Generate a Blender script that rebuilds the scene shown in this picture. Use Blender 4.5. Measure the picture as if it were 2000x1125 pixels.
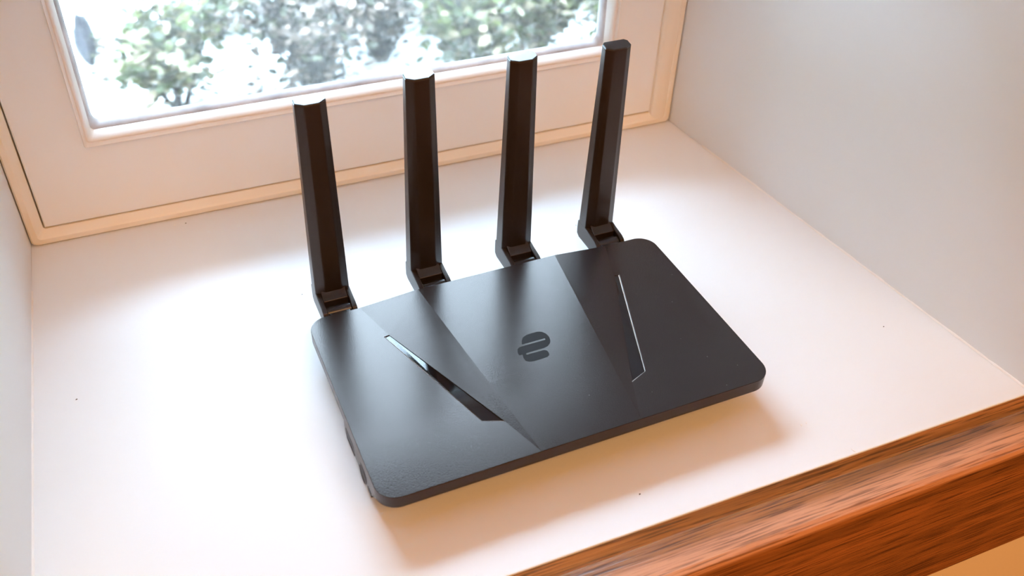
import bpy, bmesh, math, random
from mathutils import Vector, Matrix
random.seed(7)
S = bpy.context.scene
COL = S.collection
for o in list(bpy.data.objects):
    bpy.data.objects.remove(o)

# ------------------------------------------------------------------ camera
R = ((0.9212193257672819, -0.3878533202773013, 0.03040979748083303),
     (-0.2276868925336186, -0.6008727921207194, -0.7662314054236065),
     (0.3154578146143459, 0.698943266395064, -0.6418447456821156))
cam_d = bpy.data.cameras.new('camera')
cam = bpy.data.objects.new('camera', cam_d); COL.objects.link(cam)
cam.matrix_world = Matrix((
    (R[0][0], -R[1][0], -R[2][0], 0.0942),
    (R[0][1], -R[1][1], -R[2][1], -0.6132),
    (R[0][2], -R[1][2], -R[2][2], 0.4167),
    (0, 0, 0, 1)))
cam_d.sensor_width = 36.0
cam_d.lens = 1853.634 / 2000 * 36
cam_d.clip_start = 0.01
cam_d.dof.use_dof = True
cam_d.dof.focus_distance = 0.60
cam_d.dof.aperture_fstop = 8.5
S.camera = cam

# ------------------------------------------------------------------ light
w = bpy.data.worlds.new('overcast_sky'); S.world = w; w.use_nodes = True
bg = w.node_tree.nodes['Background']
bg.inputs['Color'].default_value = (0.61, 0.80, 1.0, 1)
bg.inputs['Strength'].default_value = 26.0

def area(name, loc, rot, sx, sy, power, color):
    d = bpy.data.lights.new(name, 'AREA'); d.shape = 'RECTANGLE'; d.size = sx; d.size_y = sy
    d.energy = power; d.color = color
    o = bpy.data.objects.new(name, d); COL.objects.link(o); o.location = loc; o.rotation_euler = rot
    return o
area('ceiling_light', (0.3, -1.9, 1.55), (0, 0, 0), 1.6, 1.2, 33.0, (1.0, 0.50, 0.19))

S.view_settings.view_transform = 'Standard'
S.view_settings.look = 'None'
S.view_settings.gamma = 1.0
S.view_settings.use_curve_mapping = False
S.view_settings.exposure = 0.32

# ------------------------------------------------------------------ materials
def nodes(m):
    m.use_nodes = True
    nt = m.node_tree
    return nt, nt.nodes, nt.links, nt.nodes['Principled BSDF']

def setp(b, **k):
    for a, v in k.items():
        n = {'rough': 'Roughness', 'spec': 'Specular IOR Level', 'metal': 'Metallic', 'coat': 'Coat Weight', 'coatr': 'Coat Roughness'}[a]
        b.inputs[n].default_value = v

def mat_paint(name, c1, c2, rough=0.5, scale=6.0, bump=0.05, bscale=120.0, dist=0.0004, spec=0.5):
    m = bpy.data.materials.new(name); nt, N, L, b = nodes(m)
    tc = N.new('ShaderNodeTexCoord')
    n1 = N.new('ShaderNodeTexNoise'); n1.inputs['Scale'].default_value = scale; n1.inputs['Detail'].default_value = 4
    L.new(tc.outputs['Object'], n1.inputs['Vector'])
    r = N.new('ShaderNodeValToRGB'); r.color_ramp.elements[0].color = (*c1, 1); r.color_ramp.elements[1].color = (*c2, 1)
    r.color_ramp.elements[0].position = 0.35; r.color_ramp.elements[1].position = 0.65
    L.new(n1.outputs['Fac'], r.inputs['Fac']); L.new(r.outputs['Color'], b.inputs['Base Color'])
    n2 = N.new('ShaderNodeTexNoise'); n2.inputs['Scale'].default_value = bscale; n2.inputs['Detail'].default_value = 3
    L.new(tc.outputs['Object'], n2.inputs['Vector'])
    bp = N.new('ShaderNodeBump'); bp.inputs['Strength'].default_value = bump; bp.inputs['Distance'].default_value = dist
    L.new(n2.outputs['Fac'], bp.inputs['Height']); L.new(bp.outputs['Normal'], b.inputs['Normal'])
    setp(b, rough=rough, spec=spec)
    return m

def mat_plain(name, c, rough=0.4, metal=0.0, spec=0.5, **k):
    m = bpy.data.materials.new(name); nt, N, L, b = nodes(m)
    b.inputs['Base Color'].default_value = (*c, 1); setp(b, rough=rough, metal=metal, spec=spec, **k)
    # faint procedural variation of the gloss
    tc = N.new('ShaderNodeTexCoord'); n = N.new('ShaderNodeTexNoise'); n.inputs['Scale'].default_value = 60
    L.new(tc.outputs['Object'], n.inputs['Vector'])
    mr = N.new('ShaderNodeMapRange'); mr.inputs['To Min'].default_value = max(0.0, rough - 0.02); mr.inputs['To Max'].default_value = rough + 0.03
    L.new(n.outputs['Fac'], mr.inputs['Value']); L.new(mr.outputs['Result'], b.inputs['Roughness'])
    return m

M = {}
M['sill'] = mat_paint('white_gloss_sill_paint', (0.82, 0.865, 0.91), (0.85, 0.885, 0.925), rough=0.55, scale=3, bump=0.25, bscale=45, dist=0.0003, spec=0.3)
M['wall'] = mat_paint('white_reveal_paint', (0.82, 0.87, 0.91), (0.86, 0.90, 0.935), rough=0.6, scale=4, bump=0.3, bscale=60, dist=0.0005)
M['cream'] = mat_paint('cream_trim_paint', (0.90, 0.84, 0.72), (0.92, 0.87, 0.77), rough=0.38, scale=8, bump=0.35, bscale=40, dist=0.0006)
M['frame'] = mat_paint('off_white_sash_paint', (0.88, 0.91, 0.93), (0.90, 0.93, 0.95), rough=0.4, scale=6, bump=0.2, bscale=40, dist=0.0004)
M['bead'] = mat_paint('white_bead_paint', (0.88, 0.86, 0.84), (0.9, 0.885, 0.87), rough=0.3, scale=8, bump=0.15, bscale=50, dist=0.0004)
M['putty'] = mat_paint('grey_putty', (0.42, 0.43, 0.47), (0.70, 0.71, 0.76), rough=0.35, scale=35, bump=0.4, bscale=80, dist=0.0006)
M['room'] = mat_paint('beige_wall_paint', (0.80, 0.73, 0.62), (0.83, 0.76, 0.65), rough=0.8, scale=4)
M['below'] = mat_paint('warm_wall_paint', (0.90, 0.81, 0.62), (0.92, 0.83, 0.65), rough=0.8, scale=4)
M['plastic_in'] = mat_plain('black_hinge_plastic', (0.02, 0.02, 0.024), 0.25)
M['port'] = mat_plain('port_black', (0.004, 0.004, 0.005), 0.5)
M['insert'] = mat_plain('gloss_black_insert', (0.006, 0.006, 0.008), 0.045, spec=0.6)
M['logo'] = mat_plain('dark_emblem_lacquer', (0.012, 0.012, 0.014), 0.62, spec=0.25)
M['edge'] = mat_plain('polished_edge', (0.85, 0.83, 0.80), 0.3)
M['cap'] = mat_plain('cap_gloss_plastic', (0.02, 0.018, 0.018), 0.12, spec=0.7)
M['caulk'] = mat_plain('white_caulk', (0.9, 0.9, 0.9), 0.5)
M['dirt'] = mat_plain('dark_crack', (0.1, 0.09, 0.08), 0.9)

def mat_plastic(name, c, rough, fac=1.0):
    m = bpy.data.materials.new(name); nt, N, L, b = nodes(m)
    tc = N.new('ShaderNodeTexCoord')
    n = N.new('ShaderNodeTexNoise'); n.inputs['Scale'].default_value = 1400; n.inputs['Detail'].default_value = 2
    L.new(tc.outputs['Object'], n.inputs['Vector'])
    bp = N.new('ShaderNodeBump'); bp.inputs['Strength'].default_value = 0.35 * fac; bp.inputs['Distance'].default_value = 0.0001
    L.new(n.outputs['Fac'], bp.inputs['Height']); L.new(bp.outputs['Normal'], b.inputs['Normal'])
    # sparse dust specks
    v = N.new('ShaderNodeTexVoronoi'); v.inputs['Scale'].default_value = 150
    L.new(tc.outputs['Object'], v.inputs['Vector'])
    lt = N.new('ShaderNodeMath'); lt.operation = 'LESS_THAN'; lt.inputs[1].default_value = 0.03
    L.new(v.outputs['Distance'], lt.inputs[0])
    n3 = N.new('ShaderNodeTexNoise'); n3.inputs['Scale'].default_value = 14
    L.new(tc.outputs['Object'], n3.inputs['Vector'])
    gt = N.new('ShaderNodeMath'); gt.operation = 'GREATER_THAN'; gt.inputs[1].default_value = 0.6
    L.new(n3.outputs['Fac'], gt.inputs[0])
    mu = N.new('ShaderNodeMath'); mu.operation = 'MULTIPLY'
    L.new(lt.outputs[0], mu.inputs[0]); L.new(gt.outputs[0], mu.inputs[1])
    mx = N.new('ShaderNodeMix'); mx.data_type = 'RGBA'
    mx.inputs['A'].default_value = (*c, 1); mx.inputs['B'].default_value = (0.22, 0.22, 0.23, 1)
    L.new(mu.outputs[0], mx.inputs['Factor']); L.new(mx.outputs['Result'], b.inputs['Base Color'])
    b.inputs['Specular Tint'].default_value = (1.0, 0.87, 0.80, 1)
    # hand smudges change the gloss
    n4 = N.new('ShaderNodeTexNoise'); n4.inputs['Scale'].default_value = 22; n4.inputs['Detail'].default_value = 3
    L.new(tc.outputs['Object'], n4.inputs['Vector'])
    mr = N.new('ShaderNodeMapRange'); mr.inputs['From Min'].default_value = 0.35; mr.inputs['From Max'].default_value = 0.7
    mr.inputs['To Min'].default_value = rough; mr.inputs['To Max'].default_value = rough + 0.02
    L.new(n4.outputs['Fac'], mr.inputs['Value']); L.new(mr.outputs['Result'], b.inputs['Roughness'])
    return m
M['plastic'] = mat_plastic('satin_black_plastic', (0.016, 0.013, 0.014), 0.25)
M['antenna'] = mat_plastic('antenna_black_plastic', (0.016, 0.012, 0.011), 0.33)

def mat_wood():
    m = bpy.data.materials.new('oiled_oak'); nt, N, L, b = nodes(m)
    tc = N.new('ShaderNodeTexCoord')
    mp = N.new('ShaderNodeMapping'); mp.inputs['Scale'].default_value = (2.4, 60, 60)
    L.new(tc.outputs['Object'], mp.inputs['Vector'])
    n1 = N.new('ShaderNodeTexNoise'); n1.inputs['Scale'].default_value = 2.2; n1.inputs['Detail'].default_value = 8
    n1.inputs['Roughness'].default_value = 0.62; n1.inputs['Distortion'].default_value = 0.4
    L.new(mp.outputs[0], n1.inputs['Vector'])
    r = N.new('ShaderNodeValToRGB'); cr = r.color_ramp
    cr.elements[0].position = 0.30; cr.elements[0].color = (0.16, 0.06, 0.014, 1)
    cr.elements[1].position = 0.72; cr.elements[1].color = (0.52, 0.20, 0.055, 1)
    e = cr.elements.new(0.5); e.color = (0.33, 0.13, 0.030, 1)
    L.new(n1.outputs['Fac'], r.inputs['Fac'])
    mp2 = N.new('ShaderNodeMapping'); mp2.inputs['Scale'].default_value = (13, 480, 480)
    L.new(tc.outputs['Object'], mp2.inputs['Vector'])
    n2 = N.new('ShaderNodeTexNoise'); n2.inputs['Scale'].default_value = 2.0; n2.inputs['Detail'].default_value = 5
    L.new(mp2.outputs[0], n2.inputs['Vector'])
    r2 = N.new('ShaderNodeValToRGB'); r2.color_ramp.elements[0].position = 0.38; r2.color_ramp.elements[0].color = (0.30, 0.25, 0.20, 1)
    r2.color_ramp.elements[1].position = 0.5; r2.color_ramp.elements[1].color = (1, 1, 1, 1)
    L.new(n2.outputs['Fac'], r2.inputs['Fac'])
    mx = N.new('ShaderNodeMix'); mx.data_type = 'RGBA'; mx.blend_type = 'MULTIPLY'; mx.inputs['Factor'].default_value = 1
    L.new(r.outputs['Color'], mx.inputs['A']); L.new(r2.outputs['Color'], mx.inputs['B'])
    # paler band along the upper arris: window highlight painted into the wood colour
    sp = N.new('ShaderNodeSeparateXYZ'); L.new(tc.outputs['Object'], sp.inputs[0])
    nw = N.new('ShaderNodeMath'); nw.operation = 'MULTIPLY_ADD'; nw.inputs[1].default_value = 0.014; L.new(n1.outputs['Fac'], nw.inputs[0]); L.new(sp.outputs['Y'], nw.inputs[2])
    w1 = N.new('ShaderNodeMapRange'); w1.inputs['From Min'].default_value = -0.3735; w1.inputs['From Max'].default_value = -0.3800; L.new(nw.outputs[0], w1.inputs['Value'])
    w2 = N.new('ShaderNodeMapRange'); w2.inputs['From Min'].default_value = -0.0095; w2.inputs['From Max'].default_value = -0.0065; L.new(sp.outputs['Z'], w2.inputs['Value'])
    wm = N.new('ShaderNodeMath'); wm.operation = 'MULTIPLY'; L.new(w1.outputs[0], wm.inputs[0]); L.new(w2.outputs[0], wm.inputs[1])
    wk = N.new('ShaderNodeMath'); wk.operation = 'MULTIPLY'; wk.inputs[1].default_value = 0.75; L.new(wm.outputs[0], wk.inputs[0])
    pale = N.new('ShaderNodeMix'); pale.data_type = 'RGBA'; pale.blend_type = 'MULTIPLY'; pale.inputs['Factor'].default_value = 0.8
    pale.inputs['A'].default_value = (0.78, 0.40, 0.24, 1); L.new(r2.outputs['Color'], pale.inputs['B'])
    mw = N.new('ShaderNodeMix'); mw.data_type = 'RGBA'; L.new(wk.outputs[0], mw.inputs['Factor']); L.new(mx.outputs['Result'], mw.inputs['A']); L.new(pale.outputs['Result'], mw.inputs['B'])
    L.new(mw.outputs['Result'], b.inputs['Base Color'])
    bp = N.new('ShaderNodeBump'); bp.inputs['Strength'].default_value = 0.5; bp.inputs['Distance'].default_value = 0.0006
    L.new(n2.outputs['Fac'], bp.inputs['Height']); L.new(bp.outputs['Normal'], b.inputs['Normal'])
    setp(b, rough=0.30, spec=0.9)
    return m
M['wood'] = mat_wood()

def mat_glass():
    m = bpy.data.materials.new('rain_spotted_glass'); m.use_nodes = True
    nt = m.node_tree; N = nt.nodes; L = nt.links
    N.remove(N['Principled BSDF']); out = N['Material Output']
    tr = N.new('ShaderNodeBsdfTransparent'); tr.inputs['Color'].default_value = (0.95, 0.97, 0.97, 1)
    gl = N.new('ShaderNodeBsdfGlossy'); gl.inputs['Roughness'].default_value = 0.02; gl.inputs['Color'].default_value = (1, 1, 1, 1)
    fr = N.new('ShaderNodeFresnel'); fr.inputs['IOR'].default_value = 1.3
    m1 = N.new('ShaderNodeMixShader'); L.new(fr.outputs[0], m1.inputs[0]); L.new(tr.outputs[0], m1.inputs[1]); L.new(gl.outputs[0], m1.inputs[2])
    tl = N.new('ShaderNodeBsdfTranslucent'); tl.inputs['Color'].default_value = (0.96, 0.90, 0.84, 1)
    tc = N.new('ShaderNodeTexCoord')
    n1 = N.new('ShaderNodeTexNoise'); n1.inputs['Scale'].default_value = 8; n1.inputs['Detail'].default_value = 4
    L.new(tc.outputs['Object'], n1.inputs['Vector'])
    n2 = N.new('ShaderNodeTexNoise'); n2.inputs['Scale'].default_value = 240; n2.inputs['Detail'].default_value = 3
    L.new(tc.outputs['Object'], n2.inputs['Vector'])
    a = N.new('ShaderNodeMapRange'); a.inputs['From Min'].default_value = 0.35; a.inputs['From Max'].default_value = 0.7
    a.inputs['To Min'].default_value = 0.010; a.inputs['To Max'].default_value = 0.034
    L.new(n1.outputs['Fac'], a.inputs['Value'])
    c = N.new('ShaderNodeMapRange'); c.inputs['From Min'].default_value = 0.5; c.inputs['From Max'].default_value = 0.7
    c.inputs['To Min'].default_value = 0.0; c.inputs['To Max'].default_value = 0.035
    L.new(n2.outputs['Fac'], c.inputs['Value'])
    ad = N.new('ShaderNodeMath'); ad.operation = 'ADD'; L.new(a.outputs[0], ad.inputs[0]); L.new(c.outputs[0], ad.inputs[1])
    m2 = N.new('ShaderNodeMixShader'); L.new(ad.outputs[0], m2.inputs[0]); L.new(m1.outputs[0], m2.inputs[1]); L.new(tl.outputs[0], m2.inputs[2])
    L.new(m2.outputs[0], out.inputs['Surface'])
    return m
M['glass'] = mat_glass()

def mat_leaf(name, cols):
    m = bpy.data.materials.new(name); nt, N, L, b = nodes(m)
    at = N.new('ShaderNodeAttribute'); at.attribute_name = 'tint'; at.attribute_type = 'GEOMETRY'
    r = N.new('ShaderNodeValToRGB'); cr = r.color_ramp; cr.interpolation = 'CONSTANT'
    for i, c in enumerate(cols):
        e = cr.elements[i] if i < 2 else cr.elements.new(i / len(cols))
        e.position = i / len(cols); e.color = (*c, 1)
    L.new(at.outputs['Fac'], r.inputs['Fac']); L.new(r.outputs['Color'], b.inputs['Base Color'])
    setp(b, rough=0.4, spec=0.25)
    return m
M['leaf'] = mat_leaf('variegated_leaves', [(0.032, 0.045, 0.014), (0.065, 0.075, 0.02), (0.22, 0.18, 0.12), (0.04, 0.045, 0.03), (0.10, 0.09, 0.05)])
M['leaf2'] = mat_leaf('grey_leaves', [(0.05, 0.036, 0.03), (0.10, 0.075, 0.06), (0.035, 0.036, 0.02), (0.2, 0.15, 0.12), (0.07, 0.05, 0.04)])
M['twig'] = mat_paint('grey_twigs', (0.02, 0.018, 0.018), (0.05, 0.045, 0.045), rough=0.8, scale=20, spec=0.1)
M['hedge'] = mat_paint('hedge_green', (0.015, 0.035, 0.012), (0.05, 0.08, 0.03), rough=0.8, scale=14, bump=1.0, bscale=25, dist=0.02)
M['paving'] = mat_paint('pale_stone_paving', (0.72, 0.72, 0.73), (0.82, 0.82, 0.82), rough=0.6, scale=2, bump=0.3, bscale=40)
M['render'] = mat_paint('pale_wall_render', (0.66, 0.64, 0.60), (0.72, 0.70, 0.66), rough=0.9)
M['stone'] = mat_paint('dark_stone', (0.01, 0.01, 0.013), (0.03, 0.03, 0.035), rough=0.7, scale=30, bump=0.8, bscale=60, dist=0.003, spec=0.05)

# ------------------------------------------------------------------ helpers
def obj(name, me_or_bm, mat=None, parent=None, smooth=False):
    if isinstance(me_or_bm, bmesh.types.BMesh):
        me = bpy.data.meshes.new(name)
        bmesh.ops.recalc_face_normals(me_or_bm, faces=me_or_bm.faces)
        me_or_bm.to_mesh(me); me_or_bm.free()
    else:
        me = me_or_bm
    o = bpy.data.objects.new(name, me); COL.objects.link(o)
    if mat: me.materials.append(M[mat])
    if parent: o.parent = parent
    if smooth:
        for p in me.polygons: p.use_smooth = True
    return o

def empty(name, loc=(0, 0, 0), rz=0.0, parent=None):
    o = bpy.data.objects.new(name, None); COL.objects.link(o); o.location = loc; o.rotation_euler = (0, 0, rz)
    o.empty_display_size = 0.02
    if parent: o.parent = parent
    return o

def struct(o, label=None):
    o['kind'] = 'structure'
    if label: o['label'] = label
    return o

def bevel(o, width, seg=2, ang=35, harden=False):
    m = o.modifiers.new('bevel', 'BEVEL'); m.width = width; m.segments = seg
    m.limit_method = 'ANGLE'; m.angle_limit = math.radians(ang)
    for p in o.data.polygons: p.use_smooth = True
    # keep flats flat
    n = o.modifiers.new('wn', 'WEIGHTED_NORMAL'); n.keep_sharp = False
    return o

def flat_bevel(o, width, seg=1, ang=35):
    m = o.modifiers.new('bevel', 'BEVEL'); m.width = width; m.segments = seg
    m.limit_method = 'ANGLE'; m.angle_limit = math.radians(ang)
    return o

def box(bm, x0, x1, y0, y1, z0, z1):
    v = [bm.verts.new(p) for p in ((x0, y0, z0), (x1, y0, z0), (x1, y1, z0), (x0, y1, z0), (x0, y0, z1), (x1, y0, z1), (x1, y1, z1), (x0, y1, z1))]
    for f in ((0, 3, 2, 1), (4, 5, 6, 7), (0, 1, 5, 4), (1, 2, 6, 5), (2, 3, 7, 6), (3, 0, 4, 7)):
        bm.faces.new([v[i] for i in f])

def prism(bm, pts, axis, a, b):
    """extrude a closed 2-D outline along an axis: 'x' -> pts are (y,z); 'z' -> pts are (x,y)"""
    def P(p, t): return (t, p[0], p[1]) if axis == 'x' else (p[0], p[1], t)
    va = [bm.verts.new(P(p, a)) for p in pts]; vb = [bm.verts.new(P(p, b)) for p in pts]
    bm.faces.new(va); bm.faces.new(list(reversed(vb)))
    n = len(pts)
    for i in range(n): bm.faces.new((va[i], va[(i + 1) % n], vb[(i + 1) % n], vb[i]))

def cyl(bm, p0, p1, r, n=16, r2=None):
    p0 = Vector(p0); p1 = Vector(p1); d = (p1 - p0).normalized()
    u = d.orthogonal().normalized(); v = d.cross(u); r2 = r if r2 is None else r2
    a = [bm.verts.new(p0 + (u * math.cos(t) + v * math.sin(t)) * r) for t in [2 * math.pi * k / n for k in range(n)]]
    b = [bm.verts.new(p1 + (u * math.cos(t) + v * math.sin(t)) * r2) for t in [2 * math.pi * k / n for k in range(n)]]
    bm.faces.new(a); bm.faces.new(list(reversed(b)))
    for i in range(n): bm.faces.new((a[i], a[(i + 1) % n], b[(i + 1) % n], b[i]))

def rrect(x0, x1, z0, z1, r, n=6):
    """rounded rectangle outline in (x, z), n points per corner"""
    pts = []
    for cx, cz, a0 in ((x0 + r, z0 + r, 180), (x1 - r, z0 + r, 270), (x1 - r, z1 - r, 0), (x0 + r, z1 - r, 90)):
        for k in range(n):
            a = math.radians(a0 + 90 * k / (n - 1)); pts.append((cx + r * math.cos(a), cz + r * math.sin(a)))
    return pts

def sweep(bm, rect, prof, n=6):
    """rings of rounded rectangles: prof = [(inset, y, corner radius)]; closes nothing"""
    x0, x1, z0, z1 = rect; rings = []
    for d, y, r in prof:
        rings.append([bm.verts.new((p[0], y, p[1])) for p in rrect(x0 + d, x1 - d, z0 + d, z1 - d, max(r, 1e-5), n)])
    for a, b in zip(rings, rings[1:]):
        k = len(a)
        for i in range(k): bm.faces.new((a[i], a[(i + 1) % k], b[(i + 1) % k], b[i]))
    return rings

# ------------------------------------------------------------------ the recess and the room
W = 0.5157; D = 0.3664; SL = 0.0306; SR = 0.1236; TOP = 0.455
xl = -SL * D; xr = W + SR * D
ROOM_X0, ROOM_X1, ROOM_Y0, ROOM_Z0, ROOM_Z1 = -1.5, 2.0, -3.6, -0.85, 1.62
WF = -0.392            # room face of the wall below the board

bm = bmesh.new(); box(bm, xl - 0.01, xr + 0.01, -D, 0.05, -0.03, 0.0)
o = obj('window_sill', bm, 'sill'); bevel(o, 0.0008, 2); struct(o, 'white painted window sill board under the black router')
sill = o
bm = bmesh.new(); prism(bm, [(0, 0.02), (-0.3, 0.02), (-0.3, -D), (xl, -D), (-0.0, 0.0)], 'z', 0.0005, TOP)
struct(obj('wall_left', bm, 'wall'), 'white painted reveal wall left of the window')
bm = bmesh.new(); prism(bm, [(W, 0.0), (W, 0.02), (W + 0.3, 0.02), (W + 0.3, -D), (xr, -D)], 'z', 0.0005, TOP)
struct(obj('wall_right', bm, 'wall'), 'pale grey painted reveal wall right of the window')
bm = bmesh.new(); box(bm, -0.3, W + 0.3, -D, 0.02, TOP, TOP + 0.1)
struct(obj('wall_head', bm, 'wall'), 'head of the window recess')
# thin line of filler along each reveal foot
for nm, pa, pb in (('trim_1', (0, -0.05), (xl, -D)), ('trim_2', (W, -0.045), (xr, -D))):
    bm = bmesh.new(); s = 1 if nm == 'trim_1' else -1
    N_ = 60; prev = None
    x_at = (lambda y: pa[0] + (pb[0] - pa[0]) * (-y) / D) if nm == 'trim_1' else (lambda y: W + SR * (-y))
    for k in range(N_ + 1):
        y = pa[1] + (pb[1] - pa[1]) * k / N_
        x = x_at(y); t = 0.0008 + 0.0006 * random.random()
        cur = [bm.verts.new((x - s * 0.001, y, 0.0 - 0.0005)), bm.verts.new((x + s * t, y, 0.0002)), bm.verts.new((x + s * t * 0.5, y, t * 0.7)), bm.verts.new((x - s * 0.001, y, t * 1.3))]
        if prev:
            for i in range(3): bm.faces.new((prev[i], prev[i + 1], cur[i + 1], cur[i]))
        prev = cur
    struct(obj(nm, bm, 'caulk'), 'thin white filler line along the %s reveal foot' % ('left' if s > 0 else 'right'))

# small paint chips and specks on the sill
CH = [(0.4101, -0.3362, 1.2, 0.0016, 0.0007, 'caulk'), (0.4139, -0.336, 1.0, 0.001, 0.0005, 'caulk'), (0.4266, -0.3636, 1.9, 0.002, 0.0005, 'caulk'), (0.5146, -0.2838, 0.2, 0.0006, 0.0004, 'dirt'), (0.2964, -0.3457, 0.3, 0.0007, 0.0005, 'dirt'), (0.0962, -0.0064, 0.1, 0.0012, 0.0006, 'caulk'), (0.1042, -0.0067, 0.5, 0.0007, 0.0005, 'dirt'), (0.0194, -0.1626, 0.3, 0.0008, 0.0004, 'dirt'), (0.1644, -0.1156, 0.3, 0.0006, 0.0004, 'dirt'), (0.3719, -0.1092, 0.3, 0.0005, 0.0004, 'dirt')]
for x, y, a_, l_, w_, m_ in CH:
    bm = bmesh.new(); n_ = 7
    pts = [(l_ * math.cos(6.283 * k / n_) * random.uniform(.7, 1.1), w_ * math.sin(6.283 * k / n_) * random.uniform(.7, 1.1)) for k in range(n_)]
    ca, sa = math.cos(a_), math.sin(a_)
    lo_ = [bm.verts.new((x + p[0] * ca - p[1] * sa, y + p[0] * sa + p[1] * ca, -0.0001)) for p in pts]
    hi_ = [bm.verts.new((x + p[0] * .8 * ca - p[1] * .8 * sa, y + p[0] * .8 * sa + p[1] * .8 * ca, 0.0002)) for p in pts]
    bm.faces.new(hi_)
    for k in range(n_): bm.faces.new((lo_[k], lo_[(k + 1) % n_], hi_[(k + 1) % n_], hi_[k]))
    o = obj('paint_chip', bm, m_, sill)
# window wall of the room (four blocks around the recess), and the rest of the room
bm = bmesh.new()
box(bm, ROOM_X0, xl - 0.001, -D - 0.002, 0.02, -0.03, ROOM_Z1)
box(bm, xr + 0.001, ROOM_X1, -D - 0.002, 0.02, -0.03, ROOM_Z1)
box(bm, xl, xr, -D - 0.002, 0.02, TOP + 0.0005, ROOM_Z1)
struct(obj('wall_back', bm, 'room'), 'room wall around the window recess')
bm = bmesh.new(); box(bm, ROOM_X0, ROOM_X1, WF, 0.02, ROOM_Z0, -0.031)
struct(obj('wall_below_window', bm, 'below'), 'beige wall below the oak board')
bm = bmesh.new(); box(bm, ROOM_X0, ROOM_X1, ROOM_Y0 - 0.05, ROOM_Y0, ROOM_Z0, ROOM_Z1)
box(bm, ROOM_X0 - 0.05, ROOM_X0, ROOM_Y0, 0.02, ROOM_Z0, ROOM_Z1)
box(bm, ROOM_X1, ROOM_X1 + 0.05, ROOM_Y0, 0.02, ROOM_Z0, ROOM_Z1)
struct(obj('wall_room', bm, 'room'), 'beige walls of the room')
bm = bmesh.new(); box(bm, ROOM_X0, ROOM_X1, ROOM_Y0, 0.02, ROOM_Z1, ROOM_Z1 + 0.05)
struct(obj('ceiling', bm, 'room'), 'ceiling of the room')
bm = bmesh.new(); box(bm, ROOM_X0, ROOM_X1, ROOM_Y0, 0.02, ROOM_Z0 - 0.05, ROOM_Z0)
struct(obj('floor', bm, 'wood'), 'wooden floor of the room')

# oak board along the sill front
prof = [(-0.3666, -0.0004), (-0.3725, -0.0032), (-0.3737, -0.0036), (-0.3747, -0.0030), (-0.3830, -0.0032), (-0.3930, -0.0038),
        (-0.3962, -0.0050), (-0.3975, -0.0072), (-0.3979, -0.0100), (-0.3979, -0.1175), (-0.3915, -0.1175), (-0.3666, -0.029)]
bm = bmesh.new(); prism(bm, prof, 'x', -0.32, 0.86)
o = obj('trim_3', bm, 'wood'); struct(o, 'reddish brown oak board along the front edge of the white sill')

# ------------------------------------------------------------------ the window
win = empty('window_1', (W / 2, 0.02, 0)); struct(win, 'white painted casement window behind the router')
def wobj(name, bm, mat, smooth=False):
    for v in bm.verts: v.co -= Vector(win.location)
    return obj(name, bm, mat, win, smooth)
WZ = 0.4545
# outer frame fixed into the recess
bm = bmesh.new()
rin = sweep(bm, (0.0008, W - 0.0008, 0.0006, WZ), [(0.0, 0.05, .001), (0.0, 0.0012, .004), (0.0012, 0.0, .004), (0.0048, -0.0002, .003), (0.0060, 0.0008, .003),
       (0.0100, 0.0050, .002), (0.0103, 0.0150, .001), (0.0103, 0.05, .001)])
o = wobj('window_frame', bm, 'cream'); o['label'] = 'cream painted outer frame with a bevelled lip'
# heavier right member (filled corner)
bm = bmesh.new()
prism(bm, [(W - 0.0195, 0.0045), (W - 0.0175, 0.0010), (W - 0.0120, -0.0006), (W - 0.0040, 0.0006), (W - 0.0006, 0.004), (W - 0.0006, 0.05), (W - 0.0195, 0.05)], 'z', 0.004, WZ - 0.002)
o = wobj('frame_moulding', bm, 'cream'); bevel(o, 0.0022, 3, 20)
# sash
bm = bmesh.new()
sx0, sx1, sz0, sz1 = 0.0119, 0.4966, 0.0117, WZ - 0.012
r1 = sweep(bm, (sx0, sx1, sz0, sz1), [(0.0, 0.05, .0008), (0.0, 0.0052, .0008), (0.0010, 0.0042, .0012)])
r2 = sweep(bm, (0.0525, 0.4548, 0.0704, WZ - 0.0708), [(0.0, 0.0040, .0015), (0.0, 0.03, .0015)])
k = len(r1[-1])
for i in range(k): bm.faces.new((r1[-1][i], r1[-1][(i + 1) % k], r2[0][(i + 1) % k], r2[0][i]))
o = wobj('sash', bm, 'frame'); o['label'] = 'flat off-white sash rails around the glass'
# glazing bead: outer fillet, cove, round-over down to the glass
bx0, bx1, bz0, bz1 = 0.0521, 0.4552, 0.0700, WZ - 0.0704
bm = bmesh.new()
pr = [(0.0, 0.0050, .0015), (0.0000, 0.0014, .0015), (0.0003, 0.0006, .0015), (0.0008, 0.0010, .0015), (0.0019, 0.0036, .002), (0.0021, 0.0040, .002),
      (0.0026, 0.0034, .002), (0.0033, 0.0036, .0025), (0.0040, 0.0044, .0025), (0.0048, 0.0060, .003), (0.0055, 0.0082, .003), (0.0060, 0.0105, .003), (0.0064, 0.0130, .003)]
sweep(bm, (bx0, bx1, bz0, bz1), pr, 8)
o = wobj('glazing_bead', bm, 'bead', True); o['label'] = 'white moulded glazing bead'
# putty strip
bm = bmesh.new()
sweep(bm, (bx0, bx1, bz0, bz1), [(0.0060, 0.0126, .003), (0.0072, 0.0138, .004), (0.0082, 0.0165, .005), (0.0088, 0.0195, .006), (0.0089, 0.0215, .006)], 8)
o = wobj('putty', bm, 'putty', True); o['label'] = 'grey uneven putty line'
bm = bmesh.new(); box(bm, bx0 + 0.001, bx1 - 0.001, 0.0205, 0.0235, bz0 + 0.001, bz1 - 0.001)
o = wobj('pane', bm, 'glass'); o['label'] = 'rain-spotted clear glass pane'

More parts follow.
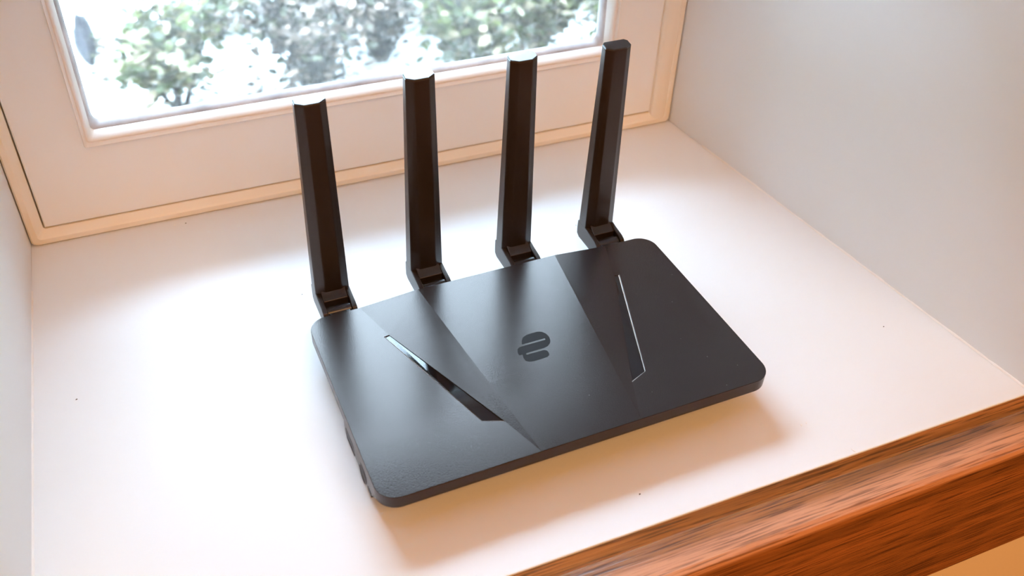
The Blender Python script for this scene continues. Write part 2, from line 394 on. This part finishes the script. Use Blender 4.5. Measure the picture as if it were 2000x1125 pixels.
# ------------------------------------------------------------------ outdoors
GZ = -0.62
bm = bmesh.new()
box(bm, -2.5, -0.0, 0.021, 0.075, GZ, 2.4); box(bm, W + 0.0, 3.2, 0.021, 0.075, GZ, 2.4)
box(bm, 0, W, 0.051, 0.10, GZ, -0.02); box(bm, 0, W, 0.021, 0.075, TOP + 0.01, 2.4)
struct(obj('wall_outside', bm, 'render'), 'outer wall of the house below the window')
pav = empty('ground', (0.5, 1.6, GZ)); struct(pav, 'pale stone paving outside the window')
k = 0
slab = None
for i in range(-3, 6):
    for j in range(0, 8):
        x0 = -0.4 + i * 0.45 + (0.2 if j % 2 else 0); y0 = 0.11 + j * 0.45
        if slab is None:
            bm = bmesh.new(); box(bm, 0.004, 0.446, 0.004, 0.446, -0.03, 0.0); slab = obj('paving_slab', bm, 'paving', pav); s_ = slab
        else:
            s_ = slab.copy(); COL.objects.link(s_)
        s_.location = (x0 - 0.5, y0 - 1.6, random.uniform(-0.002, 0.002))
bm = bmesh.new(); box(bm, -6, 7, 0.11, 12, GZ - 0.08, GZ - 0.03)
struct(obj('ground_bed', bm, 'paving'), 'pale ground under the slabs')

def shrub(name, cx, cy, rad, h, nleaf, ntwig, lmat, lsize, label, group=None):
    root = empty(name, (cx, cy, GZ)); root['label'] = label; root['category'] = 'shrub'
    if group: root['group'] = group
    bm = bmesh.new(); tips = []
    for i in range(ntwig):
        a = random.uniform(0, 6.283); rr = rad * math.sqrt(random.random())
        p = Vector((rr * 0.15 * math.cos(a), rr * 0.15 * math.sin(a), 0)); q = Vector((rr * math.cos(a), rr * math.sin(a), h * random.uniform(0.5, 1.0)))
        mid = p.lerp(q, 0.5) + Vector((random.uniform(-.03, .03), random.uniform(-.03, .03), random.uniform(0, .05)))
        cyl(bm, p, mid, 0.0045, 5, 0.003); cyl(bm, mid, q, 0.003, 5, 0.0014); tips.append((p, mid, q))
        for s in range(2):
            t = random.random(); b0 = mid.lerp(q, t); b1 = b0 + Vector((random.uniform(-.07, .07), random.uniform(-.07, .07), random.uniform(.0, .07)))
            cyl(bm, b0, b1, 0.002, 4, 0.001); tips.append((b0, b0.lerp(b1, .5), b1))
    obj('stems', bm, 'twig', root)
    verts = []; faces = []; tint = []
    for i in range(nleaf):
        p, m_, q = random.choice(tips); t = random.random()
        c = m_.lerp(q, t) if random.random() < 0.6 else p.lerp(m_, random.uniform(0.4, 1))
        c = c + Vector((random.gauss(0, .022), random.gauss(0, .022), random.gauss(0, .018)))
        L_ = lsize * random.uniform(0.6, 1.25); W_ = L_ * 0.34
        az = random.uniform(0, 6.283); el = random.uniform(-0.5, 0.8); ro = random.uniform(-0.7, 0.7)
        d = Vector((math.cos(az) * math.cos(el), math.sin(az) * math.cos(el), math.sin(el)))
        u = d.cross(Vector((0, 0, 1))).normalized(); n = u.cross(d); u = u * math.cos(ro) + n * math.sin(ro); n = u.cross(d)
        k = len(verts)
        for a, b, e in ((0, 0, 0), (.3, .85, .12), (.65, .8, .1), (1, 0, -.1), (.65, -.8, .1), (.3, -.85, .12), (.5, 0, 0)):
            verts.append(c + d * L_ * a + u * W_ * b + n * W_ * e)
        for f in ((0, 1, 6), (1, 2, 6), (2, 3, 6), (3, 4, 6), (4, 5, 6), (5, 0, 6)):
            faces.append(tuple(k + x for x in f))
        tv = random.random(); tint += [tv] * 7
    me = bpy.data.meshes.new('foliage'); me.from_pydata(verts, [], faces); me.update()
    at = me.attributes.new('tint', 'FLOAT', 'POINT'); at.data.foreach_set('value', tint)
    o = obj('foliage', me, lmat, root); o['kind'] = 'stuff'
    return root
for args in (
    ('variegated_shrub', 0.17, 1.33, 0.112, 0.24, 780, 12, 'leaf', 0.034, 'loose green and white leafed shrub outside, nearest the left edge of the pane'),
    ('twiggy_shrub', 0.46, 1.30, 0.106, 0.27, 1350, 46, 'leaf2', 0.026, 'grey twiggy shrub outside, above the leftmost antenna'),
    ('twiggy_shrub', 0.64, 1.40, 0.083, 0.27, 900, 30, 'leaf2', 0.026, 'narrow grey twiggy shrub outside, between the grey bush and the dense green bush'),
    ('variegated_shrub', 0.82, 1.24, 0.106, 0.25, 1500, 20, 'leaf', 0.032, 'dense green shrub in the front row outside, between the second and third antennas'),
    ('variegated_shrub', 1.00, 1.30, 0.083, 0.23, 1050, 14, 'leaf', 0.030, 'green leafed shrub in the front row outside, above the third antenna'),
    ('variegated_shrub', 1.16, 1.16, 0.094, 0.22, 1050, 14, 'leaf', 0.028, 'small pale leafed shrub outside, nearest the right edge of the pane'),
    ('variegated_shrub', 0.31, 1.66, 0.118, 0.27, 1350, 22, 'leaf', 0.034, 'shrub in the back row outside, left of the grey twiggy bush'),
    ('twiggy_shrub', 0.52, 1.70, 0.106, 0.30, 1350, 40, 'leaf2', 0.028, 'grey twiggy shrub in the back row outside'),
    ('variegated_shrub', 0.74, 1.66, 0.118, 0.30, 1650, 24, 'leaf', 0.034, 'bright green shrub in the back row outside, above the second antenna'),
    ('variegated_shrub', 0.97, 1.60, 0.112, 0.28, 1500, 24, 'leaf', 0.034, 'shrub in the back row outside, above the third antenna'),
    ('variegated_shrub', 1.20, 1.52, 0.118, 0.27, 1500, 20, 'leaf', 0.032, 'rightmost shrub in the back row outside')):
    shrub(*args)
# low leaf cover between the shrubs: one uncountable carpet
verts = []; faces = []; tint = []
for i in range(5200):
    x = random.uniform(0.02, 1.35); y = random.uniform(1.08, 1.95)
    if math.sin(x * 9 + 1.3) * math.cos(y * 8) + random.gauss(0, .5) < 0.25: continue
    c = Vector((x, y, GZ + 0.006 + random.random() * 0.05)); L_ = random.uniform(.012, .026); az = random.uniform(0, 6.283)
    d = Vector((math.cos(az), math.sin(az), random.uniform(-.3, .4))); u = d.cross(Vector((0, 0, 1))).normalized() * L_ * .4
    k = len(verts); verts += [c, c + d * L_ * .5 + u, c + d * L_, c + d * L_ * .5 - u]; faces.append((k, k + 1, k + 2, k + 3)); tint += [random.random()] * 4
me = bpy.data.meshes.new('ground_cover'); me.from_pydata(verts, [], faces); me.update()
at = me.attributes.new('tint', 'FLOAT', 'POINT'); at.data.foreach_set('value', tint)
for v in me.vertices: v.co -= Vector((0.5, 1.6, GZ))
o = obj('ground_cover', me, 'leaf2', pav); o['kind'] = 'stuff'

# tall unseen hedge, added to block the low sky and sharpen the router shadow
hr = empty('sky_block_hedge', (0.4, 4.3, GZ)); hr['label'] = 'unseen dark hedge added to block low sky light'; hr['kind'] = 'structure'
bm = bmesh.new(); box(bm, -5.5, 6.5, -0.25, 0.25, 0, 3.45)
bmesh.ops.subdivide_edges(bm, edges=bm.edges, cuts=24, use_grid_fill=True)
for v in bm.verts: v.co += Vector((random.gauss(0, .04), random.gauss(0, .06), random.gauss(0, .05)))
obj('sky_block_foliage', bm, 'hedge', hr)
# dark stone
bm = bmesh.new(); bmesh.ops.create_icosphere(bm, subdivisions=3, radius=1)
for v in bm.verts:
    v.co = Vector((v.co.x * 0.022, v.co.y * 0.10, v.co.z * 0.05)) * (1 + 0.12 * math.sin(v.co.x * 5 + v.co.y * 7) + 0.05 * random.random()); v.co.z = max(v.co.z, -0.02)
o = obj('garden_stone', bm, 'stone', None, True); o.location = (0.005, 1.68, GZ + 0.02)
o['label'] = 'dark stone on the pale paving outside the left edge of the pane'; o['category'] = 'stone'

# ------------------------------------------------------------------ the router
mm = 0.001
router = empty('wifi_router', (0.27790, -0.24366, 0.0), 0.015915)
router['label'] = 'black four-antenna wireless router standing on the white window sill'; router['category'] = 'router'
HW, HD, ZT, ZB, ZC = 120 * mm, 73.8 * mm, 25.5 * mm, 17.0 * mm, 28.7 * mm

def cover():
    bm = bmesh.new()
    def arc(cx, cy, r, a0, n=13):
        return [(cx + r * math.cos(math.radians(a0 + 90 * k / (n - 1))), cy + r * math.sin(math.radians(a0 + 90 * k / (n - 1)))) for k in range(n)]
    r = 12 * mm
    top = {}
    def V(x, y, z):
        key = (round(x, 6), round(y, 6), round(z, 6))
        if key not in top: top[key] = bm.verts.new((x, y, z))
        return top[key]
    Ab = (-86.3 * mm, HD); Af = (-30.5 * mm, -HD); Cb = (-48 * mm, HD); Cf = (-28.5 * mm, -HD)
    Ti = (-77.2 * mm, 43.2 * mm); To = (-80.4 * mm, 42.7 * mm); Bo = (-51.6 * mm, -41.7 * mm); Bi = (-40.2 * mm, -46.4 * mm)
    rims = []
    for s in (-1, 1):                     # s=-1: left as measured, s=1: mirrored
        m = lambda p: (-p[0] * s, p[1]) if s == 1 else p
        mz = lambda p, z=ZT: V(*( (-p[0], p[1]) if s == 1 else p), z)
        wing = [Ab, Ti, To, Bo, Bi, Af] + arc(-HW + r, -HD + r, r, 180)[::-1] + arc(-HW + r, HD - r, r, 90)[::-1]
        bm.faces.new([mz(p) for p in wing])
        tri = [(Ab, Ti), (Ti, Bi), (Bi, Af)]
        for a, b in tri: bm.faces.new([mz(a), mz(Cb, ZC), mz(b)])
        bm.faces.new([mz(Af), mz(Cb, ZC), mz(Cf)])
        # recess walls and floor rim for the insert
        rim = [Ti, To, Bo, Bi]; dz = [0.5, 0.8, 1.3, 0.9]
        low = [V(*((-p[0], p[1]) if s == 1 else p), ZT - d * mm) for p, d in zip(rim, dz)]
        hi = [mz(p) for p in rim]
        for i in range(4): bm.faces.new((hi[i], hi[(i + 1) % 4], low[(i + 1) % 4], low[i]))
        bm.faces.new(low)
        rims.append([((-p[0] if s == 1 else p[0]), p[1], ZT - d * mm) for p, d in zip(rim, dz)])
    bm.faces.new([V(*Cb, ZC), V(-Cb[0], Cb[1], ZC), V(-Cf[0], Cf[1], ZT), V(*Cf, ZT)])
    # skirt
    out = ([(-HW + r - 0, HD)] and arc(HW - r, HD - r, r, 0)[::-1] + arc(HW - r, -HD + r, r, 270)[::-1])
    ringL = [Ab] ; seq = []
    seq += [(p, ZT) for p in arc(HW - r, -HD + r, r, 270)]            # front right corner
    seq += [(p, ZT) for p in arc(HW - r, HD - r, r, 0)]               # back right corner
    seq += [((-Ab[0], HD), ZT), ((-Cb[0], HD), ZC), (Cb, ZC), (Ab, ZT)]
    seq += [(p, ZT) for p in arc(-HW + r, HD - r, r, 90)]
    seq += [(p, ZT) for p in arc(-HW + r, -HD + r, r, 180)]
    seq += [(Af, ZT), (Cf, ZT), ((-Cf[0], -HD), ZT), ((-Af[0], -HD), ZT)]
    hi = [V(*p, z) for p, z in seq]; lo = [bm.verts.new((p[0] * 1.0, p[1] * 0.998, ZB)) for p, z in seq]
    n = len(seq)
    for i in range(n): bm.faces.new((hi[i], hi[(i + 1) % n], lo[(i + 1) % n], lo[i]))
    bm.faces.new(list(reversed(lo)))
    bmesh.ops.remove_doubles(bm, verts=bm.verts, dist=1e-6)
    return bm, rims
bm, rims = cover()
o = obj('top_cover', bm, 'plastic', router); flat_bevel(o, 0.0006, 2, 40)
top_cover = o
for rim in rims:
    bm = bmesh.new()
    c = Vector((sum(p[0] for p in rim) / 4, sum(p[1] for p in rim) / 4, 0))
    vs = [bm.verts.new((p[0], p[1], p[2] + 0.00015)) for p in rim]; vl = [bm.verts.new((p[0], p[1], p[2] - 0.0006)) for p in rim]
    bm.faces.new(vs); bm.faces.new(list(reversed(vl)))
    for i in range(4): bm.faces.new((vs[i], vs[(i + 1) % 4], vl[(i + 1) % 4], vl[i]))
    for v in bm.verts:
        d = Vector((v.co.x, v.co.y, 0)) - c; v.co.x -= d.x * 0.012 + (0.00025 if d.x > 0 else -0.00025); v.co.y -= d.y * 0.01
    o = obj('insert', bm, 'insert', top_cover); o['label'] = 'glossy black wedge-shaped inlay'

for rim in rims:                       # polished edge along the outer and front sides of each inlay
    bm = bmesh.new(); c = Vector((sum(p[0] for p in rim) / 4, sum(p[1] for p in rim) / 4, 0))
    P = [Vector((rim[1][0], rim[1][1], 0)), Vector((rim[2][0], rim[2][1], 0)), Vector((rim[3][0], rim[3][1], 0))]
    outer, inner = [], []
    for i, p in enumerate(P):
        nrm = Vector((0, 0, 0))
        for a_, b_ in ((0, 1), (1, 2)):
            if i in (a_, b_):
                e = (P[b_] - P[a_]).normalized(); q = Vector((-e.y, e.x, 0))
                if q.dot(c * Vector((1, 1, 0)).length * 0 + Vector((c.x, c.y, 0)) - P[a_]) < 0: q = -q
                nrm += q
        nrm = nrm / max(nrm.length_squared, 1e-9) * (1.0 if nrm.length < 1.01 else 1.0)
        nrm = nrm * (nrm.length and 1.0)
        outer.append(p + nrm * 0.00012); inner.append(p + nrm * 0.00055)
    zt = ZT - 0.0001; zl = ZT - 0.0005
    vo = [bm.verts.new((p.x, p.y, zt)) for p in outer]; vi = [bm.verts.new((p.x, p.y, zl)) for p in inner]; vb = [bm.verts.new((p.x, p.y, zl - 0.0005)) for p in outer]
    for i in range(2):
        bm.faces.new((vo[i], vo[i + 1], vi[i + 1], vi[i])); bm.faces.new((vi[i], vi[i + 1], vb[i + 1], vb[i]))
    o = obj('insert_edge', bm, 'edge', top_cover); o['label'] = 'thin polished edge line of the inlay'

# emblem (traced, top view, mm)
LG = [[-7.0, 4.2], [-6.2, 6.6], [-4.4, 9.2], [-1.6, 10.6], [2.2, 10.9], [6.0, 10.8], [8.6, 9.8], [10.3, 7.6], [11.0, 4.6], [10.5, 1.4], [8.9, -1.2], [6.6, -2.8], [4.2, -3.3], [-2.1, -3.3], [-7.6, -3.4], [-8.2, -4.1], [-7.6, -4.8],
      [-2.7, -4.8], [3.4, -4.9], [4.7, -5.9], [5.0, -8.0], [4.4, -9.9], [2.6, -10.9], [-2.0, -11.1], [-6.2, -11.1], [-8.9, -10.5], [-10.5, -9.0], [-10.8, -6.6], [-10.2, -3.7], [-12.3, -3.4], [-12.3, -1.2], [-11.2, 1.4], [-9.6, 2.6], [-7.2, 2.7], [0.6, 2.7], [7.6, 2.7], [8.1, 3.4], [7.6, 4.1], [1.4, 4.15]]
def zc(y): return ZT + (ZC - ZT) * (y + HD) / (2 * HD)
bm = bmesh.new()
a = [bm.verts.new((x * mm, y * mm, zc(y * mm) + 0.00006)) for x, y in LG]; b = [bm.verts.new((x * mm, y * mm, zc(y * mm) - 0.0004)) for x, y in LG]
bm.faces.new(a); bm.faces.new(list(reversed(b)))
for i in range(len(LG)): bm.faces.new((a[i], a[(i + 1) % len(LG)], b[(i + 1) % len(LG)], b[i]))
o = obj('emblem', bm, 'logo', top_cover); o['label'] = 'dark rounded emblem of three joined bands'

# lower body: full width in the front half, stepped in towards the back
hb = [(-119.8, -60), (-115, -67), (115, -67), (119.8, -60), (119.8, -4), (118.8, -1), (110, 5), (106, 9), (105, 72), (-105, 72), (-106, 9), (-110, 5), (-118.8, -1), (-119.8, -4)]
bm = bmesh.new(); rings = []
for z, k, f in ((2.0, 0.985, 34), (3.6, 0.997, 27), (8, 1.0, 13), (12, 1.0, 4), (18.0, 1.0, 0)):
    rings.append([bm.verts.new((x * mm * k, (min(y + f * (1.0 if abs(x) < 118 else 0.45), 0) if y < -50 else y * k) * mm, z * mm)) for x, y in hb])
for r0, r1 in zip(rings, rings[1:]):
    for i in range(len(hb)): bm.faces.new((r0[i], r0[(i + 1) % len(hb)], r1[(i + 1) % len(hb)], r1[i]))
bm.faces.new(rings[0]); bm.faces.new(list(reversed(rings[-1])))
lower = obj('lower_body', bm, 'plastic', router); bevel(lower, 0.0006, 2, 25)
for x, y in ((-92, -22), (92, -22), (-92, 60), (92, 60)):
    bm = bmesh.new(); cyl(bm, (x * mm, y * mm, 0.0), (x * mm, y * mm, 3 * mm), 6 * mm, 20, 6.5 * mm); obj('rubber_foot', bm, 'port', router)
# usb port, reset button, power socket on the left side
bm = bmesh.new(); X = -119.8 * mm
box(bm, X - 0.0001, X + 0.004, -21.5 * mm, -8 * mm, 7 * mm, 11.6 * mm); p = obj('usb_port', bm, 'port', lower)
bm = bmesh.new()
for (y0, y1, z0, z1) in ((-22.2, -21.3, 5.3, 12.7), (-8.2, -7.3, 5.3, 12.7), (-22.2, -7.3, 5.1, 5.9), (-22.2, -7.3, 12.1, 12.9)):
    box(bm, X - 0.00012, X + 0.001, y0 * mm, y1 * mm, z0 * mm, z1 * mm)
o = obj('port_rim', bm, 'plastic', lower)
bm = bmesh.new(); cyl(bm, (X - 0.0002, -39.5 * mm, 9.7 * mm), (X + 0.003, -39.5 * mm, 9.7 * mm), 5.2 * mm, 28); obj('power_socket', bm, 'port', lower)
bm = bmesh.new()
n = 28; ra, rb = 6.2 * mm, 5.0 * mm
vo = [bm.verts.new((X - 0.0001, -39.5 * mm + ra * math.cos(t), 9.7 * mm + ra * math.sin(t))) for t in [6.28319 * k / n for k in range(n)]]
vm = [bm.verts.new((X - 0.0004, -39.5 * mm + (ra + rb) / 2 * math.cos(t), 9.7 * mm + (ra + rb) / 2 * math.sin(t))) for t in [6.28319 * k / n for k in range(n)]]
vi = [bm.verts.new((X + 0.0006, -39.5 * mm + rb * math.cos(t), 9.7 * mm + rb * math.sin(t))) for t in [6.28319 * k / n for k in range(n)]]
for i in range(n):
    j = (i + 1) % n; bm.faces.new((vo[i], vo[j], vm[j], vm[i])); bm.faces.new((vm[i], vm[j], vi[j], vi[i]))
obj('socket_ring', bm, 'plastic_in', lower, True)
bm = bmesh.new(); box(bm, X - 0.0001, X + 0.003, -54 * mm, -48.5 * mm, 6.5 * mm, 10 * mm); obj('reset_button', bm, 'port', lower)

# antennas
T = 98.0
def blade_mesh(dz):
    bm = bmesh.new(); rings = []
    def ring(z, w_, d_, p_, k=0.0, front=0.0):
        h = w_ / 2; y = T
        P = [(-h + 1.8, y + d_), (-h, y + d_ - 1.8), (-h, y + front), (-0.23 * w_, y - p_), (0.26 * w_, y - p_), (h, y + front), (h, y + d_ - 1.8), (h - 1.8, y + d_)]
        return [bm.verts.new((a * mm, b * mm, (z + (b - y) * k) * mm)) for a, b in P]
    rings.append(ring(26, 22.0, 11.4, 2.6))
    rings.append(ring(37, 21.8, 11.0, 2.7))
    rings.append(ring(166.0 + dz, 17.8, 6.4, 2.7, 0.14))
    for a, b in zip(rings, rings[1:]):
        n = len(a)
        for i in range(n): bm.faces.new((a[i], a[(i + 1) % n], b[(i + 1) % n], b[i]))
    bm.faces.new(rings[0]); bm.faces.new(list(reversed(rings[-1])))
    bmesh.ops.recalc_face_normals(bm, faces=bm.faces)
    me = bpy.data.meshes.new('blade'); bm.to_mesh(me); bm.free(); return me
def cap_mesh(dz):
    bm = bmesh.new(); rings = []
    for z, w_, d0, d1, p_ in ((166.0, 17.8, 0.0, 6.4, 2.7), (166.5, 17.6, 0.1, 6.3, 2.6), (166.9, 16.9, 0.4, 6.0, 2.2)):
        h = w_ / 2; y = T
        P = [(-h + 1.8, y + d1), (-h, y + d1 - 1.8), (-h, y + d0), (-0.23 * w_, y - p_), (0.26 * w_, y - p_), (h, y + d0), (h, y + d1 - 1.8), (h - 1.8, y + d1)]
        rings.append([bm.verts.new((a * mm, b * mm, (z + dz + (b - y) * 0.15) * mm)) for a, b in P])
    for a, b in zip(rings, rings[1:]):
        for i in range(8): bm.faces.new((a[i], a[(i + 1) % 8], b[(i + 1) % 8], b[i]))
    bm.faces.new(rings[0]); bm.faces.new(list(reversed(rings[-1])))
    bmesh.ops.recalc_face_normals(bm, faces=bm.faces)
    me = bpy.data.meshes.new('end_cap'); bm.to_mesh(me); bm.free(); return me
def knuckle_mesh():
    bm = bmesh.new()
    side = [(79.0, 22.5), (80.5, 20.6), (83, 20), (106, 20), (109.2, 22), (109.4, 27), (109.0, 33), (98.5, 33.2), (97, 33.2), (93, 32.4), (84, 31.4), (80.5, 30), (79, 27.5)]
    body = [(89.8, 20), (106, 20), (109.2, 22), (109.4, 27), (109.0, 33), (98.5, 36.5), (96.6, 35.5), (94, 33.2), (89.8, 31.6)]
    s_ = [(y * mm, z * mm) for y, z in side]; b_ = [(y * mm, z * mm) for y, z in body]
    prism(bm, s_, 'x', -11.0 * mm, -7.8 * mm); prism(bm, s_, 'x', 7.8 * mm, 11.0 * mm); prism(bm, b_, 'x', -7.8 * mm, 7.8 * mm)
    bmesh.ops.recalc_face_normals(bm, faces=bm.faces)
    me = bpy.data.meshes.new('knuckle'); bm.to_mesh(me); bm.free(); return me
def barrel_mesh():
    bm = bmesh.new(); cyl(bm, (-7.7 * mm, 84.5 * mm, 26.2 * mm), (7.7 * mm, 84.5 * mm, 26.2 * mm), 3.9 * mm, 24)
    box(bm, -6.5 * mm, 6.5 * mm, 72 * mm, 84.5 * mm, 22.4 * mm, 28.5 * mm)
    bmesh.ops.recalc_face_normals(bm, faces=bm.faces)
    me = bpy.data.meshes.new('hinge_barrel'); bm.to_mesh(me); bm.free(); return me
km, hm = knuckle_mesh(), barrel_mesh()
for me in (km, hm): me.materials.append(M['antenna' if me is km else 'plastic_in'])
for x, dz, lean in ((-97.2, 0.5, 0.0), (-33.6, 4.2, 0.0), (31.0, 4.2, 0.0), (94.6, 1.2, 0.0)):
    a = empty('antenna', (x * mm, 0, -8.5 * mm), 0, router)
    b = obj('blade', blade_mesh(dz), 'antenna', a); flat_bevel(b, 0.00045, 2, 18)
    obj('end_cap', cap_mesh(dz), 'cap', a)
    kn = bpy.data.objects.new('knuckle', km); COL.objects.link(kn); kn.parent = a; bevel(kn, 0.0005, 2, 25)
    hb_ = bpy.data.objects.new('hinge_barrel', hm); COL.objects.link(hb_); hb_.parent = a; bevel(hb_, 0.0004, 2, 35)
